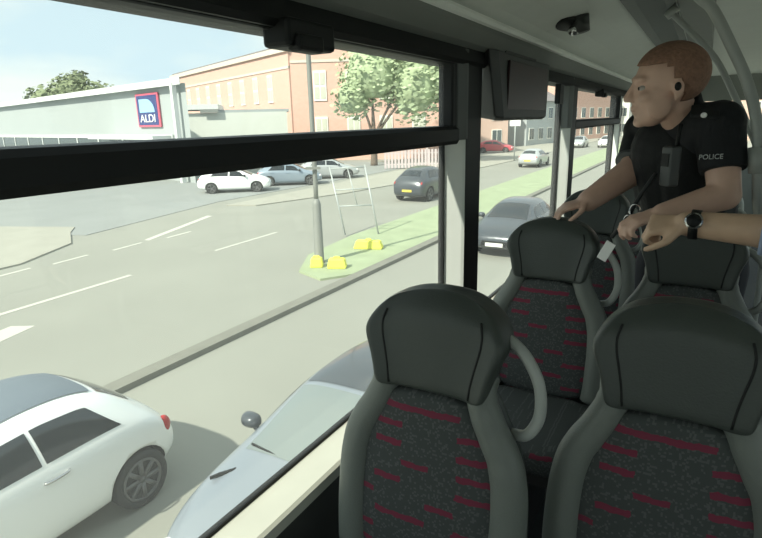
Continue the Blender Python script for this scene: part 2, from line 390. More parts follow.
for sg in (-1,1):
    for ya, yb in ((2.05,2.315),(4.07,4.33),(6.74,6.83)):
        pillar(n, sg, ya, yb); n += 1
    X = lambda d: XC + sg*((XR-XL)/2 + d)
    for ya, yb in ((YF,-.76),(8.61,YB)):
        b = NB(); box(b, (min(X(-.02),X(.1)),ya,3.04), (max(X(-.02),X(.1)),yb,4.22)); struct('trim_%d' % n, b, M['liner'], smooth=False); n += 1

# ------------------------------------------------------------------ seats
WZ = [(.40,.222),(.52,.228),(.62,.228),(.70,.222),(.76,.205),(.81,.175),(.86,.150),(.905,.138),(.95,.143),(1.0,.157),(1.04,.160),(1.07,.152),(1.09,.132),(1.106,.10)]
def wz(z):
    for (a,wa),(c,wc) in zip(WZ, WZ[1:]):
        if z <= c:
            t = max(0,(z-a)/(c-a)); t = t*t*(3-2*t) if False else t
            return wa+(wc-wa)*t
    return WZ[-1][1]
def yf(z): return -(1.05-z)*.13
def sect(z, hw, y0, y1, n=24, e=.75, bulge=0):
    cy, hd = (y0+y1)/2, (y1-y0)/2; out = []
    for k in range(n):
        t = 2*math.pi*k/n; c, s = math.cos(t), math.sin(t)
        x = hw*math.copysign(abs(c)**e, c); y = hd*math.copysign(abs(s)**e, s)
        out.append((x, cy+y, z))
    return out
def make_seat(loc, label, group):
    r = empty('bus_seat', loc, label, 'seat', group)
    b = NB(); zs = [.40,.46,.52,.62,.70,.76,.81,.86,.905,.95,1.0,1.03,1.05]
    rings(b, [sect(z, wz(z)-(.01 if z<.9 else .03), yf(z)+.012+(.02 if z>.9 else 0), yf(z)+.115-(.012 if z>.9 else 0)) for z in zs])
    link('back_shell', b, M['leather'], r, sub=1)
    for s in (-1,1):
        b = NB(); pts = []; rad = []
        for z, q in ((.44,.042),(.52,.042),(.62,.041),(.70,.040),(.76,.038),(.81,.036),(.86,.034),(.895,.030),(.93,.024)):
            pts.append((s*(wz(z)-q*.92), yf(z)+.014+(.02 if z>.92 else 0), z)); rad.append(q)
        P3 = spline(pts,3); tube(b, P3, [rad[min(i//3,len(rad)-1)] for i in range(len(P3))], 14)
        link('side_bolster', b, M['bolster_lit'], r, sub=1)
    b = NB(); zf = [.43,.5,.6,.7,.76,.81,.85,.875]
    rings(b, [sect(z, wz(z)-.05-(.01 if z in (.43,.875) else 0), yf(z)-.016, yf(z)+.06, e=.55) for z in zf])
    link('back_cushion', b, M['fabric'], r, sub=1)
    # headrest: one domed cushion whose sides come forward as wings, seams either side of the middle
    HW = [(.872,.120),(.885,.134),(.915,.139),(.95,.148),(.985,.159),(1.02,.166),(1.045,.164),(1.068,.155),(1.086,.132),(1.096,.090)]
    def hx(z):
        for (a,wa),(c,wc) in zip(HW, HW[1:]):
            if z <= c: return wa+(wc-wa)*max(0,(z-a)/(c-a))
        return HW[-1][1]
    def hfront(z, k): return yf(z)-.016-.020*abs(k)**4+(.010 if z<.88 else 0)+.035*max(0,(z-1.05)/.04)**2
    b = NB(); rs = []
    for z, hw in HW:
        rg = []
        for q in range(13): k = -1+q/6; rg.append((hw*k*(1 if abs(k)<1 else .985), hfront(z,k), z))
        bk = yf(z)+.112-.03*max(0,(z-1.05)/.04)**2
        rg += [(hw*1.0, (hfront(z,1)+bk)/2, z)] + [(hw*(.9-.3*q), bk-(.012 if q in (0,6) else 0), z) for q in range(7)] + [(-hw*1.0, (hfront(z,1)+bk)/2, z)]
        rs.append(rg)
    rs = [[(x, y, z-.050*min(1,abs(x)/.166)**2.4*max(0,min(1,(z-.95)/.12))) for x, y, z in g] for g in rs]
    rings(b, rs); hr = link('headrest', b, M['leather'], r, sub=2)
    for s in (-1,1):
        b = NB(); pts = [(s*(hx(z)*.70), hfront(z,.70)+.0005, z-.050*(hx(z)*.70/.166)**2.4*max(0,min(1,(z-.95)/.12))) for z in (.885,.92,.96,1.0,1.03,1.05,1.066)]
        tube(b, spline(pts,3), .0028, 6); link('seam', b, M['black'], hr)
    b = NB(); rings(b, [sect2 for sect2 in [[(x*.22, -.50+ (y+1)*.21, z) for x,y in [(-1,-.75),(-.8,-1),(.8,-1),(1,-.75),(1,.8),(.85,1),(-.85,1),(-1,.8)]] for z in (.36,.385,.44,.465)]])
    link('seat_cushion', b, M['fabric'], r, sub=1)
    b = NB(); box(b, (-.2,-.44,.30), (.2,.03,.37)); link('seat_frame', b, M['plast'], r, smooth=False, bevel=.01)
    b = NB(); box(b, (-.05,-.36,0), (.05,-.08,.30)); link('pedestal', b, M['plast'], r, smooth=False, bevel=.01)
    b = NB(); tube(b, spline([(.135,.045,1.0),(.165,.03,1.0),(.198,.02,.975),(.224,.015,.93),(.232,.012,.88),(.226,.012,.84),(.205,.014,.805),(.17,.03,.79)],5), .0125, 10)
    link('grab_handle', b, M['handle'], r)
    return r
rows = [1.02, 2.0, 2.93, 3.83]
seat_lab = {
 (0,0):'nearest black bus seat beside the window, with red-flecked fabric back and grey grab handle',
 (0,1):'nearest black bus seat on the right, its back in deep shade',
 (1,0):'black bus seat behind the nearest window seat, below the outstretched hand of the police officer',
 (1,1):'dark bus seat whose headrest the watch-wearing forearm reaches over',
 (2,0):'black bus seat directly behind the police officer, next to the window',
 (2,1):'black bus seat directly behind the police officer, away from the window',
 (3,0):'rearmost black bus seat next to the window, second row behind the officer',
 (3,1):'rearmost black bus seat away from the window, second row behind the officer'}
proto = None
for i, y0_ in enumerate(rows):
    for j, x in enumerate((-.462 if i == 0 else -.44, 0.008)):
        y = y0_ + .12*j
        if proto is None: proto = s = make_seat((x,y,FZ), seat_lab[i,j], 'bus seats facing the front')
        else: s = copy_tree(proto); s.location = (x,y,FZ); s['label'] = seat_lab[i,j]

# ------------------------------------------------------------------ fittings
r = empty('stanchion', (.262,2.1,2.5), 'pale grey curved stanchion rising beside the blue sleeve to the ceiling', 'handrail')
b = NB(); tube(b, spline([(.262,2.1,2.5),(.262,2.1,3.2),(.245,2.06,3.42),(.185,2.01,3.6),(.160,2.0,3.69),(.142,2.0,3.84),(.122,2.0,3.94),(.087,2.0,4.04),(.036,2.0,4.14),(-.02,2.0,4.24),(-.06,2.0,4.28),(-.13,2.0,4.36),(-.16,2.0,4.402)],5), .0155, 12)
wpart('pole', b, M['pole'], r)
b = NB(); capsule(b, (.150,2.0,3.775), (.140,2.0,3.85), .026, .026, flat_a=True, flat_b=True); wpart('clamp', b, M['pole'], r)
b = NB(); tube(b, [(-.145,2.0,4.375),(-.16,2.0,4.404)], .03, 16); wpart('ceiling_flange', b, M['pole'], r)
r = empty('stanchion', (.30,2.98,2.5), 'thin grey stanchion seen behind the head of the police officer', 'handrail')
b = NB(); tube(b, spline([(.30,2.98,2.5),(.29,2.98,3.3),(.235,2.98,3.7),(.165,2.95,3.876),(.093,2.9,4.014),(-.0,2.9,4.178),(-.12,2.9,4.308),(-.195,2.9,4.386)],5), .013, 12); wpart('pole', b, M['pole'], r)
b = NB(); tube(b, [(-.175,2.9,4.368),(-.195,2.9,4.39)], .028, 16); wpart('ceiling_flange', b, M['pole'], r)
# hanging screen over the second window
r = empty('display_screen', (-.80,2.790,4.26), 'dark glossy box-shaped screen hanging from the cove over the second window', 'screen')
b = NB()
rings(b, [[(-.90,2.450,3.955),(-.800,2.390,3.94),(-.775,2.430,3.938),(-.775,3.110,3.938),(-.80,3.150,3.94),(-.90,3.150,3.955)],
  [(-.90,2.430,3.975),(-.79,2.360,3.955),(-.765,2.410,3.95),(-.765,3.150,3.95),(-.79,3.190,3.955),(-.90,3.190,3.975)],
  [(-.90,2.390,4.24),(-.80,2.290,4.225),(-.775,2.340,4.22),(-.775,3.210,4.22),(-.80,3.250,4.225),(-.90,3.250,4.24)]])
wpart('casing', b, M['shell'], r, smooth=False, bevel=.006)
b = NB(); obox(b, (-.768,2.790,4.08), (0,1,0), (.036,0,1), (1,0,-.036), .33, .11, .005); wpart('screen_face', b, M['screen'], r, smooth=False, bevel=.003)
b = NB(); box(b, (-.86,2.490,4.20), (-.79,2.990,4.26)); wpart('bracket', b, M['shell'], r, smooth=False)
# ceiling camera dome
r = empty('ceiling_camera', (-.60,2.80,4.36), 'black oval camera dome on the ceiling above the screen', 'camera')
b = NB(); ellipsoid(b, (-.60,2.80,4.365), (.075,.15,.034)); wpart('base', b, M['black'], r)
b = NB(); tube(b, [(-.545,2.74,4.375),(-.53,2.74,4.31)], [.045,.038], 16); wpart('housing', b, M['shell'], r)
b = NB(); ellipsoid(b, (-.56,2.72,4.318), (.024,.024,.022)); wpart('lens', b, M['chrome'], r)
# small black panel on the white pillar
b = NB(); box(b, (-.875,3.80,4.03), (-.84,3.91,4.168)); o = link('control_panel', b, M['black'], smooth=False, bevel=.006)
tag(o, 'small black box mounted at the top of the second window by the white pillar', 'control box')

# ------------------------------------------------------------------ cars
HATCH = [(-2.15,.50,.35,.50,.58,.36),(-2.02,.76,.25,.64,.73,.58),(-1.6,.87,.2,.80,.90,.68),(-1.05,.88,.2,.90,1.01,.70),(-.6,.88,.2,.93,1.27,.63),(-.2,.88,.2,.95,1.43,.59),
         (.4,.88,.2,.97,1.47,.59),(1.1,.88,.2,.99,1.43,.57),(1.6,.86,.22,.98,1.27,.55),(1.95,.82,.25,.92,1.03,.60),(2.10,.74,.35,.75,.86,.50),(2.15,.60,.45,.62,.70,.4)]
FIAT = [(-1.83,.48,.32,.50,.58,.32),(-1.68,.68,.22,.70,.80,.5),(-1.3,.80,.2,.86,.97,.60),(-.85,.82,.2,.96,1.08,.66),(-.48,.82,.2,.98,1.32,.60),(-.1,.82,.2,.99,1.46,.57),
        (.35,.82,.2,1.00,1.50,.57),(.72,.82,.2,1.01,1.47,.56),(1.05,.81,.22,1.01,1.37,.55),(1.36,.79,.25,.95,1.12,.56),(1.58,.75,.30,.83,.92,.54),(1.70,.68,.36,.66,.75,.48),(1.76,.58,.42,.58,.66,.42)]
def st_at(sts, y):
    for a, c in zip(sts, sts[1:]):
        if y <= c[0]:
            t = (y-a[0])/(c[0]-a[0]); return [p+(q-p)*t for p, q in zip(a, c)]
    return list(sts[-1])
def make_car(name, label, loc, rz, sts, paint, wr=.32, wb=(-1.32,1.30), zk=1.0, wk=1.0, roofmat=None, glass='cglass', group=None, cat='car', detail=2, front_plate='plate', rear_plate='plt2', style='hatch'):
    sts = [(y, w*wk, zb, zb+(be-zb)*zk, zb+(ro-zb)*zk, tw*wk) for y,w,zb,be,ro,tw in sts]
    r = empty(name, loc, label, cat, group, rz=rz)
    rs = []
    for y,w,zb,be,ro,tw in sts:
        h = [(0,ro+.012),(tw*.6,ro),(tw,ro-min(.06,.25*(ro-be))),(w*.965,be),(w,be-.12*(be-zb)-.02),(w*1.0,zb+.4*(be-zb)),(w*.97,zb+.06),(w*.8,zb),(0,zb)]
        rs.append([(x,y,z) for x,z in h] + [(-x,y,z) for x,z in h[-2:0:-1]])
    b = NB(); rings(b, rs); body = link('body', b, [M[paint], M['well']], r, sub=2); bake(body)
    W = max(s[1] for s in sts)
    # wheel arches cut into the body
    b = NB()
    for y in wb:
        for s in (-1,1):
            x0, x1 = sorted((s*(W-.24), s*(W+.2)))
            n = 28; A = [b.verts.new((x0, y+(wr+.045)*math.cos(2*math.pi*k/n), wr+(wr+.045)*math.sin(2*math.pi*k/n))) for k in range(n)]
            B = [b.verts.new((x1, v.co.y, v.co.z)) for v in A]; b.faces.new(A); b.faces.new(B[::-1])
            for k in range(n): b.faces.new((A[k],A[(k+1)%n],B[(k+1)%n],B[k]))
    cut = link('cut', b, M['well'], r, smooth=False)
    md = body.modifiers.new('b', 'BOOLEAN'); md.object = cut; md.operation = 'DIFFERENCE'; md.solver = 'EXACT'; md.material_mode = 'TRANSFER'
    bake(body); bpy.data.objects.remove(cut)
    me = body.data
    for p in me.polygons:
        c = p.center
        inside = any((c.y-y)**2+(c.z-wr)**2 < (wr+.05)**2 for y in wb) and abs(c.x) < W-.02
        p.material_index = min(p.material_index, 1); p.use_smooth = p.material_index == 0
    def panel(nm, grid, m, off=.006, thick=0, parent=r):
        b = NB(); G = [[b.verts.new(p) for p in row] for row in grid]
        for a, c in zip(G, G[1:]):
            for i in range(len(a)-1): b.faces.new((a[i],a[i+1],c[i+1],c[i]))
        o = link(nm, b, M[m], parent)
        sw = o.modifiers.new('w', 'SHRINKWRAP'); sw.target = body; sw.wrap_method = 'NEAREST_SURFACEPOINT'; sw.wrap_mode = 'ABOVE_SURFACE'; sw.offset = off
        bake(o); return o
    def sidewin(s, yb0, yb1, yt0, yt1, tb=.1, tt=.82):
        g = []
        for j in range(7):
            t = tb+(tt-tb)*j/6; row = []
            for i in range(11):
                u = i/10; y = (yb0+(yb1-yb0)*u)*(1-j/6)+(yt0+(yt1-yt0)*u)*(j/6)
                _,w,zb,be,ro,tw = st_at(sts, y); zt = ro-min(.06,.25*(ro-be))
                row.append((s*(w*.965+(tw-w*.965)*t+.01), y, be+(zt-be)*t))
            g.append(row)
        return g
    def topgrid(y0, y1, k0, k1, up=.02, ny=10):
        g = []
        for j in range(ny+1):
            y = y0+(y1-y0)*j/ny; _,w,zb,be,ro,tw = st_at(sts, y); k = k0+(k1-k0)*j/ny
            g.append([(tw*k*i/6, y, ro+up) for i in range(-6,7)])
        return g
    if style == 'fiat':
        panel('windscreen', topgrid(-.80,-.22,.90,.90), glass)
        for s in (-1,1):
            panel('door_window', sidewin(s,-.55,.24,-.22,.22,.08,.80), glass); panel('quarter_window', sidewin(s,.28,1.05,.26,.80,.08,.80), glass)
        panel('rear_window', topgrid(1.06,1.36,.82,.92), glass)
        panel('roof_panel', topgrid(-.16,.98,.84,.82), roofmat, .012)
    else:
        panel('windscreen', topgrid(-1.07,-.30,.90,.90), glass)
        for s in (-1,1):
            panel('front_door_window', sidewin(s,-.72,.22,-.38,.20), glass); panel('rear_door_window', sidewin(s,.30,1.35,.28,1.05), glass)
        panel('rear_window', topgrid(1.40,1.82,.84,.95), glass)
        if roofmat: panel('roof_panel', topgrid(-.24,1.25,.92,.90), roofmat, .008)
    y0, y1 = sts[0][0], sts[-1][0]
    zl = sts[2][2]+(sts[2][3]-sts[2][2])*.72
    for s in (-1,1):
        _,w,zb,be,ro,tw = st_at(sts, y0+.16)
        b = NB(); ellipsoid(b, (s*w*.80, y0+.17, be-.05), (.15,.09,.085)); link('headlight', b, M['lamp'], r)
        _,w,zb,be,ro,tw = st_at(sts, y1-.13)
        b = NB(); ellipsoid(b, (s*(w*(.96 if style=='fiat' else .90)), y1-.19, be-.03), (.055,.085,.11)); link('tail_light', b, M['red'], r)
        # mirror
        ym = -.66 if style != 'fiat' else -.58
        _,w,zb,be,ro,tw = st_at(sts, ym)
        b = NB(); rings(b, [[(s*(w+.05+.11*c), ym+yy, be+.09+.075*d_) for c,d_ in ((k_*math.copysign(abs(math.cos(t))**.7,math.cos(t)), k_*math.copysign(abs(math.sin(t))**.7,math.sin(t))) for t in (2*math.pi*q/16 for q in range(16)))] for yy,k_ in ((-.085,.35),(-.06,.75),(-.02,.97),(.03,1.0),(.045,.95))]); tube(b, [(s*(w*.93), ym, be-.01),(s*(w+.03), ym, be+.05)], .03, 8); link('wing_mirror', b, M[paint if style=='fiat' else 'card'], r)
        hy = [.34] if style == 'fiat' else [.12, 1.12]
        for q in hy:
            _,w,zb,be,ro,tw = st_at(sts, q); b = NB(); tube(b, spline([(s*(w-.005),q-.13,be-.12),(s*(w+.022),q-.08,be-.115),(s*(w+.022),q+.06,be-.11),(s*(w-.005),q+.10,be-.11)],3), .013, 8)
            link('door_handle', b, M['chrome' if style=='fiat' else paint], r)
    b = NB(); box(b, (-.26,y0-.015,.36), (.26,y0+.05,.47)); link('number_plate', b, M[front_plate], r, smooth=False)
    b = NB(); box(b, (-.26,y1-.05,.52), (.26,y1+.015,.63)); link('number_plate', b, M[rear_plate], r, smooth=False)
    b = NB(); rings(b, [[(x*kx, y0+yy, z) for x,z in ((-.42,.50-.13),(.42,.50-.13),(.36,.50+.02),(-.36,.50+.02))] for kx,yy in ((1,.10),(1,-.005))]); link('grille', b, M['black'], r, smooth=False)
    for y in wb:
        for s in (-1,1):
            xo = s*(W-.015); xi = s*(W-.20); n = 32
            b = NB(); rs = []
            for x, rr in ((xi,wr-.03),(xi,wr-.008),(xi+s*.03,wr),(xo-s*.03,wr),(xo,wr-.012),(xo,wr-.075),(xo-s*.02,wr-.09)):
                rs.append([(x, y+rr*math.cos(2*math.pi*k/n), wr+rr*math.sin(2*math.pi*k/n)) for k in range(n)])
            rings(b, rs); wh = link('wheel', b, M['tyre'], r)
            b = NB(); ri = wr-.085
            tube(b, [(xo-s*.018,y,wr),(xo-s*.006,y,wr)], ri*.22, 12)
            for k in range(8 if style=='fiat' else 5):
                a = 2*math.pi*k/(8 if style=='fiat' else 5); d = V((0,math.cos(a),math.sin(a)))
                obox(b, V((xo-s*.012,y,wr))+d*ri*.58, (1,0,0), d, V((1,0,0)).cross(d), .008, ri*.42, ri*.10)
            rs = [[(x, y+q*math.cos(2*math.pi*k/n), wr+q*math.sin(2*math.pi*k/n)) for k in range(n)] for x,q in ((xo-s*.02,ri),(xo-s*.002,ri),(xo-s*.002,ri*.90),(xo-s*.02,ri*.9))]
            rings(b, rs, cap=False); link('rim', b, M['rim'], wh)
    return r
fiat = make_car('hatchback_car', 'small white three-door hatchback with slate roof in the lane beside the kerb', (-5.60,1.95,0), 0, FIAT, 'carw', wr=.315, wb=(-1.15,1.16), roofmat='slate', style='fiat')
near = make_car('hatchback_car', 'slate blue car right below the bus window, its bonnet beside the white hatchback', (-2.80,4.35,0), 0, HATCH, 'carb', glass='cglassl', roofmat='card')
b = NB()
for q in range(5): obox(b, (-.66+.028*q,-1.42+.035*q,.925+.004*q), (.5,.85,.12), (-.85,.5,0), (0,0,1), .05,.010,.012)
link('bonnet_vent', b, M['black'], near, smooth=False)
for q in (-.30,.32):
    b = NB(); tube(b, spline([(q+.30,-1.05,1.025),(q,-1.05,1.04),(q-.28,-1.02,1.045)],3), .012, 6); link('wiper', b, M['black'], near)
make_car('hatchback_car', 'dark car with white front number plate approaching, seen between the window pillars', (-4.95,17.2,0), 0, HATCH, 'card')
make_car('suv_car', 'dark tall car driving beyond the grass verge, right of the metal frame', (-12.5,26.4,0), math.pi, HATCH, 'card', zk=1.17, wk=1.04, wr=.36, cat='car')
make_car('hatchback_car', 'silver car far down the opposite carriageway', (-12.2,47.0,0), math.pi, HATCH, 'cars')
H = math.radians(128)
make_car('hatchback_car', 'white car parked side-on in front of the supermarket', (-24.4,24.7,0), H, HATCH, 'carw')
make_car('hatchback_car', 'blue-grey car parked just behind the white parked one', (-23.6,28.9,0), H, HATCH, 'carl')
make_car('hatchback_car', 'pale silver car parked beyond the lamp post', (-23.5,33.3,0), H, HATCH, 'cars')
make_car('hatchback_car', 'red car far away under the hanging screen', (-21.4,64.5,0), H-.5, HATCH, 'carr')
make_car('hatchback_car', 'distant silver car, left one of the pair beyond the third window', (-14.2,77,0), 0, HATCH, 'cars')
make_car('hatchback_car', 'distant pale car, right one of the pair beyond the third window', (-10.9,77.6,0), 0, HATCH, 'carw')

# ------------------------------------------------------------------ street things
r = empty('lamp_post', (-9.2,12.35,.05), 'tall grey lamp post standing at the tip of the grass verge', 'lamp post')
b = NB(); tube(b, [(-9.2,12.35,.05),(-9.2,12.35,.12),(-9.2,12.35,1.75),(-9.2,12.35,1.9)], [.17,.14,.12,.075], 16); wpart('base', b, M['steel'], r)
b = NB(); tube(b, spline([(-9.2,12.35,1.8),(-9.2,12.35,4.5),(-9.2,12.35,7.6),(-9.05,12.35,8.1),(-8.4,12.35,8.3)],4), .065, 12); wpart('column', b, M['steel'], r)
b = NB(); obox(b, (-8.1,12.35,8.3), (1,0,0), (0,1,0), (0,0,1), .35,.12,.06); wpart('lantern', b, M['steel'], r, smooth=False, bevel=.02)
b = NB(); obox(b, (-9.15,12.22,2.75), (.8,.5,0), (-.5,.8,0), (0,0,1), .2,.02,.035); wpart('bracket', b, M['steel'], r, smooth=False)
r = empty('sign_frame', (-10.2,16.3,.06), 'bare grey metal sign frame leaning on the verge right of the lamp post', 'frame')
A, Bp = V((-10.72,16.0,.06)), V((-9.72,16.62,.06)); At, Bt = V((-11.45,16.25,2.42)), V((-10.38,16.9,2.46))
for p, q in ((A,At),(Bp,Bt)):
    b = NB(); tube(b, [p,q], .03, 8); wpart('upright', b, M['gal'], r)
for t in (.42,.66,.97):
    b = NB(); tube(b, [A.lerp(At,t), Bp.lerp(Bt,t)], .022, 8); wpart('crossbar', b, M['gal'], r)
b = NB(); tube(b, [A.lerp(Bp,.55).lerp(At.lerp(Bt,.55),.42), A.lerp(Bp,.5).lerp(At.lerp(Bt,.5),.97)], .018, 8); wpart('strut', b, M['gal'], r)
def yblock(loc, rz, hx, label):
    r = empty('ballast_block', loc, label, 'ballast block', 'yellow ballast blocks on the verge', rz=rz)
    b = NB(); rings(b, [[(-hx*k,-.14*k,z),(hx*k,-.14*k,z),(hx*k,.14*k,z),(-hx*k,.14*k,z)] for z,k in ((0,1.08),(.06,1.08),(.24,.92),(.27,.84))]); link('block', b, M['yellow'], r, smooth=False, bevel=.03)
    b = NB(); tube(b, spline([(-.07,0,.25),(-.07,0,.31),(.07,0,.31),(.07,0,.25)],3), .016, 8); link('lifting_handle', b, M['yellow'], r)
yblock((-9.0,11.95,.06), .5, .16, 'small yellow ballast block at the foot of the lamp post')
yblock((-8.42,12.1,.06), .45, .24, 'yellow ballast block at the verge tip, right next to the lamp post block')
yblock((-8.85,14.5,.06), .3, .42, 'longest yellow ballast block, farther back on the verge')
# fence beyond the far pavement
r = empty('slat_fence', (-20.9,41.7,0), 'pale slatted fence beyond the dark tall car', 'fence')
A, Bp = V((-22.9,40.6,0)), V((-18.4,43.3,0)); d = (Bp-A).normalized(); nn = V((-d.y,d.x,0))
b = NB()
for i in range(19): obox(b, A+d*(i*.28)+V((0,0,.85)), d, nn, (0,0,1), .085,.02,.75)
for z in (.4,1.3): obox(b, (A+Bp)/2+nn*.03+V((0,0,z)), d, nn, (0,0,1), (Bp-A).length/2,.02,.05)
wpart('slats', b, M['palef'], r, smooth=False)
for i in range(4):
    b = NB(); obox(b, A.lerp(Bp,i/3)+nn*.1+V((0,0,.85)), d, nn, (0,0,1), .06,.06,.85); wpart('fence_post', b, M['palef'], r, smooth=False)

# ------------------------------------------------------------------ supermarket
F0, F1 = V((-90,41.5,0)), V((-30.85,27.4,0)); fd = (F1-F0).normalized(); back = V((-.80,.60,0))
nrm = V((fd.y,-fd.x,0))
r = empty('supermarket_building', (-55,33.2,0), 'long pale grey supermarket with shallow sloping roof across the road', 'building')
def quadprism(bm, p0, p1, dv, z0, z1a, z1b):
    P = [p0, p1, p1+dv, p0+dv]; Z = [z1a, z1b, z1b, z1a]
    lo = [bm.verts.new((p.x,p.y,z0)) for p in P]; hi = [bm.verts.new((p.x,p.y,z)) for p,z in zip(P,Z)]
    bm.faces.new(lo[::-1]); bm.faces.new(hi)
    for i in range(4): bm.faces.new((lo[i],lo[(i+1)%4],hi[(i+1)%4],hi[i]))
b = NB(); quadprism(b, F0, F1, back*6.5, 0, 6.75, 6.75); wpart('wall', b, M['store'], r, smooth=False)
b = NB(); quadprism(b, F0+nrm*.5, F1+nrm*.5+fd*.2, back*7.2, 6.75, 7.05, 7.05); wpart('roof', b, M['sroof'], r, smooth=False)
b = NB(); quadprism(b, F0+nrm*.52, F1+nrm*.52+fd*.22, -nrm*.05, 6.62, 7.08, 7.08); wpart('fascia', b, M['storew'], r, smooth=False)
b = NB(); obox(b, F1+nrm*.45-fd*.9+V((0,0,3.4)), fd, nrm, (0,0,1), .16,.16,3.4); wpart('corner_post', b, M['storew'], r, smooth=False)
b = NB(); quadprism(b, F0+nrm*.06, F1-fd*6+nrm*.06, -nrm*.04, .4, 3.1, 3.1); gz = wpart('shopfront_glazing', b, M['dglaz'], r, smooth=False)
b = NB()
for i in range(11): obox(b, F1-fd*(6+i*5.2)+nrm*.09+V((0,0,1.75)), fd, nrm, (0,0,1), .10,.03,1.4)
obox(b, F0.lerp(F1,.5)+nrm*.09+V((0,0,3.2)), fd, nrm, (0,0,1), 28,.05,.14)
wpart('glazing_bars', b, M['storew'], gz, smooth=False)
b = NB(); quadprism(b, F1-fd*14+nrm*.4, F1-fd*2+nrm*.4, nrm*1.4, 3.05, 3.3, 3.3); wpart('canopy', b, M['storew'], r, smooth=False)
# shop sign on the wall
sc = V((-37.6,29.0,5.12)) + nrm*.14
sc = F1 - fd*5.75 + nrm*.12; sc.z = 5.12
r = empty('shop_sign', sc, 'square navy shop sign with red border and pale blue emblem on the supermarket wall', 'sign')
up = V((0,0,1))
b = NB(); obox(b, sc, fd, nrm, up, 1.85,.06,1.22); wpart('border', b, M['sred'], r, smooth=False, bevel=.03)
b = NB(); obox(b, sc+nrm*.05, fd, nrm, up, 1.65,.03,1.07); wpart('panel', b, M['navy'], r, smooth=False)
b = NB(); arc = [(-.85,-.18),(-.85,.95),(-.05,.95)] + [(-.05+.9*math.sin(t), -.18+1.13*math.cos(t)) for t in (math.pi/2*k/8 for k in range(1,9))]
A = [b.verts.new(sc+nrm*.085+fd*x*1.45+up*z*.85) for x,z in arc]; Bq = [b.verts.new(v.co+nrm*.02) for v in A]
b.faces.new(A[::-1]); b.faces.new(Bq)
for i in range(len(A)): b.faces.new((A[i],A[(i+1)%len(A)],Bq[(i+1)%len(A)],Bq[i]))
wpart('emblem', b, M['scyan'], r, smooth=False)
text_mesh('lettering', 'ALDI', .80, .015, M['white'], r, nrm*.10-up*.62, fd, up, width=2.5)
# flat roofed annex
r = empty('annex_building', (-37.6,38.4,0), 'low pale flat-roofed annex between the supermarket and the brick building', 'building')
P0, P1 = V((-42.5,34.4,0)), V((-33.9,41.7,0)); ad = (P1-P0).normalized(); an = V((ad.y,-ad.x,0)); kink = P0.lerp(P1,.45)
b = NB(); quadprism(b, P0, P1, -an*5, 0, 5.0, 5.0); wpart('wall', b, M['render'], r, smooth=False)
b = NB(); quadprism(b, P0+an*.4-ad*.3, P0+an*.4+ad*5.2, -an*6, 5.3, 5.75, 5.75); wpart('canopy_roof', b, M['storew'], r, smooth=False)
b = NB(); quadprism(b, P0+an*.42+ad*3.6, P0+an*.42+ad*5.2, -an*.06, 5.0, 5.32, 5.32); wpart('gutter', b, M['liner'], r, smooth=False)
b = NB(); quadprism(b, P0+ad*5, P1+ad*.2, -an*5, 5.0, 5.25, 5.25); wpart('roof', b, M['store'], r, smooth=False)

# ------------------------------------------------------------------ brick building
r = empty('brick_building', (-50,52,0), 'orange brick building with tall pale windows beyond the supermarket', 'building')
B0, B1, B2 = V((-74,63.2,0)), V((-38,47.5,0)), V((-22,55.5,0))
def facade(p0, p1, h, nm, wins, rows_, wsz):
    d = (p1-p0).normalized(); n = V((d.y,-d.x,0)); L = (p1-p0).length
    b = NB(); quadprism(b, p0, p1, -n*9, 0, h, h); 
    w = wpart(nm, b, M['brick'], r, smooth=False)
    b = NB(); quadprism(b, p0+n*.25-d*.25, p1+n*.25+d*.25, -n*.5, h-.35, h+.15, h+.15); wpart('cornice', b, M['stone'], r, smooth=False)
    b = NB(); quadprism(b, p0+n*.08, p1+n*.08, -n*.4, h-2.0, h-1.75, h-1.75); wpart('string_course', b, M['stone'], r, smooth=False)
    b = NB(); quadprism(b, p0-n*.1, p1-n*.1, -n*8.5, h, h+.4, h+.4); wpart('roof', b, M['slater'], r, smooth=False)
    for u in wins:
        for z in rows_:
            c = p0+d*u; c = V((c.x,c.y,z))
            b = NB(); obox(b, c+n*.04, d, n, up, wsz[0],.06,wsz[1])
            f = wpart('window', b, M['wframe'], r, smooth=False)
            b = NB()
            for sx in (-1,1):
                for sz in (-1,1): obox(b, c+n*.11+d*(sx*wsz[0]*.46)+up*(sz*wsz[1]*.47), d, n, up, wsz[0]*.36,.02,wsz[1]*.39)
            wpart('pane', b, M['wpane'], f, smooth=False)
facade(B0, B1, 11.4, 'wall', [3.5,7.5,11.5,15.5,19.5,23.4,27.2,31.0,34.8], [7.6, 3.0], (.62,1.45))
facade(B1+V((.1,.13,0)), B2, 11.9, 'wing_wall', [3.0,6.4,9.8,13.2], [7.6, 3.0], (.68,1.5))
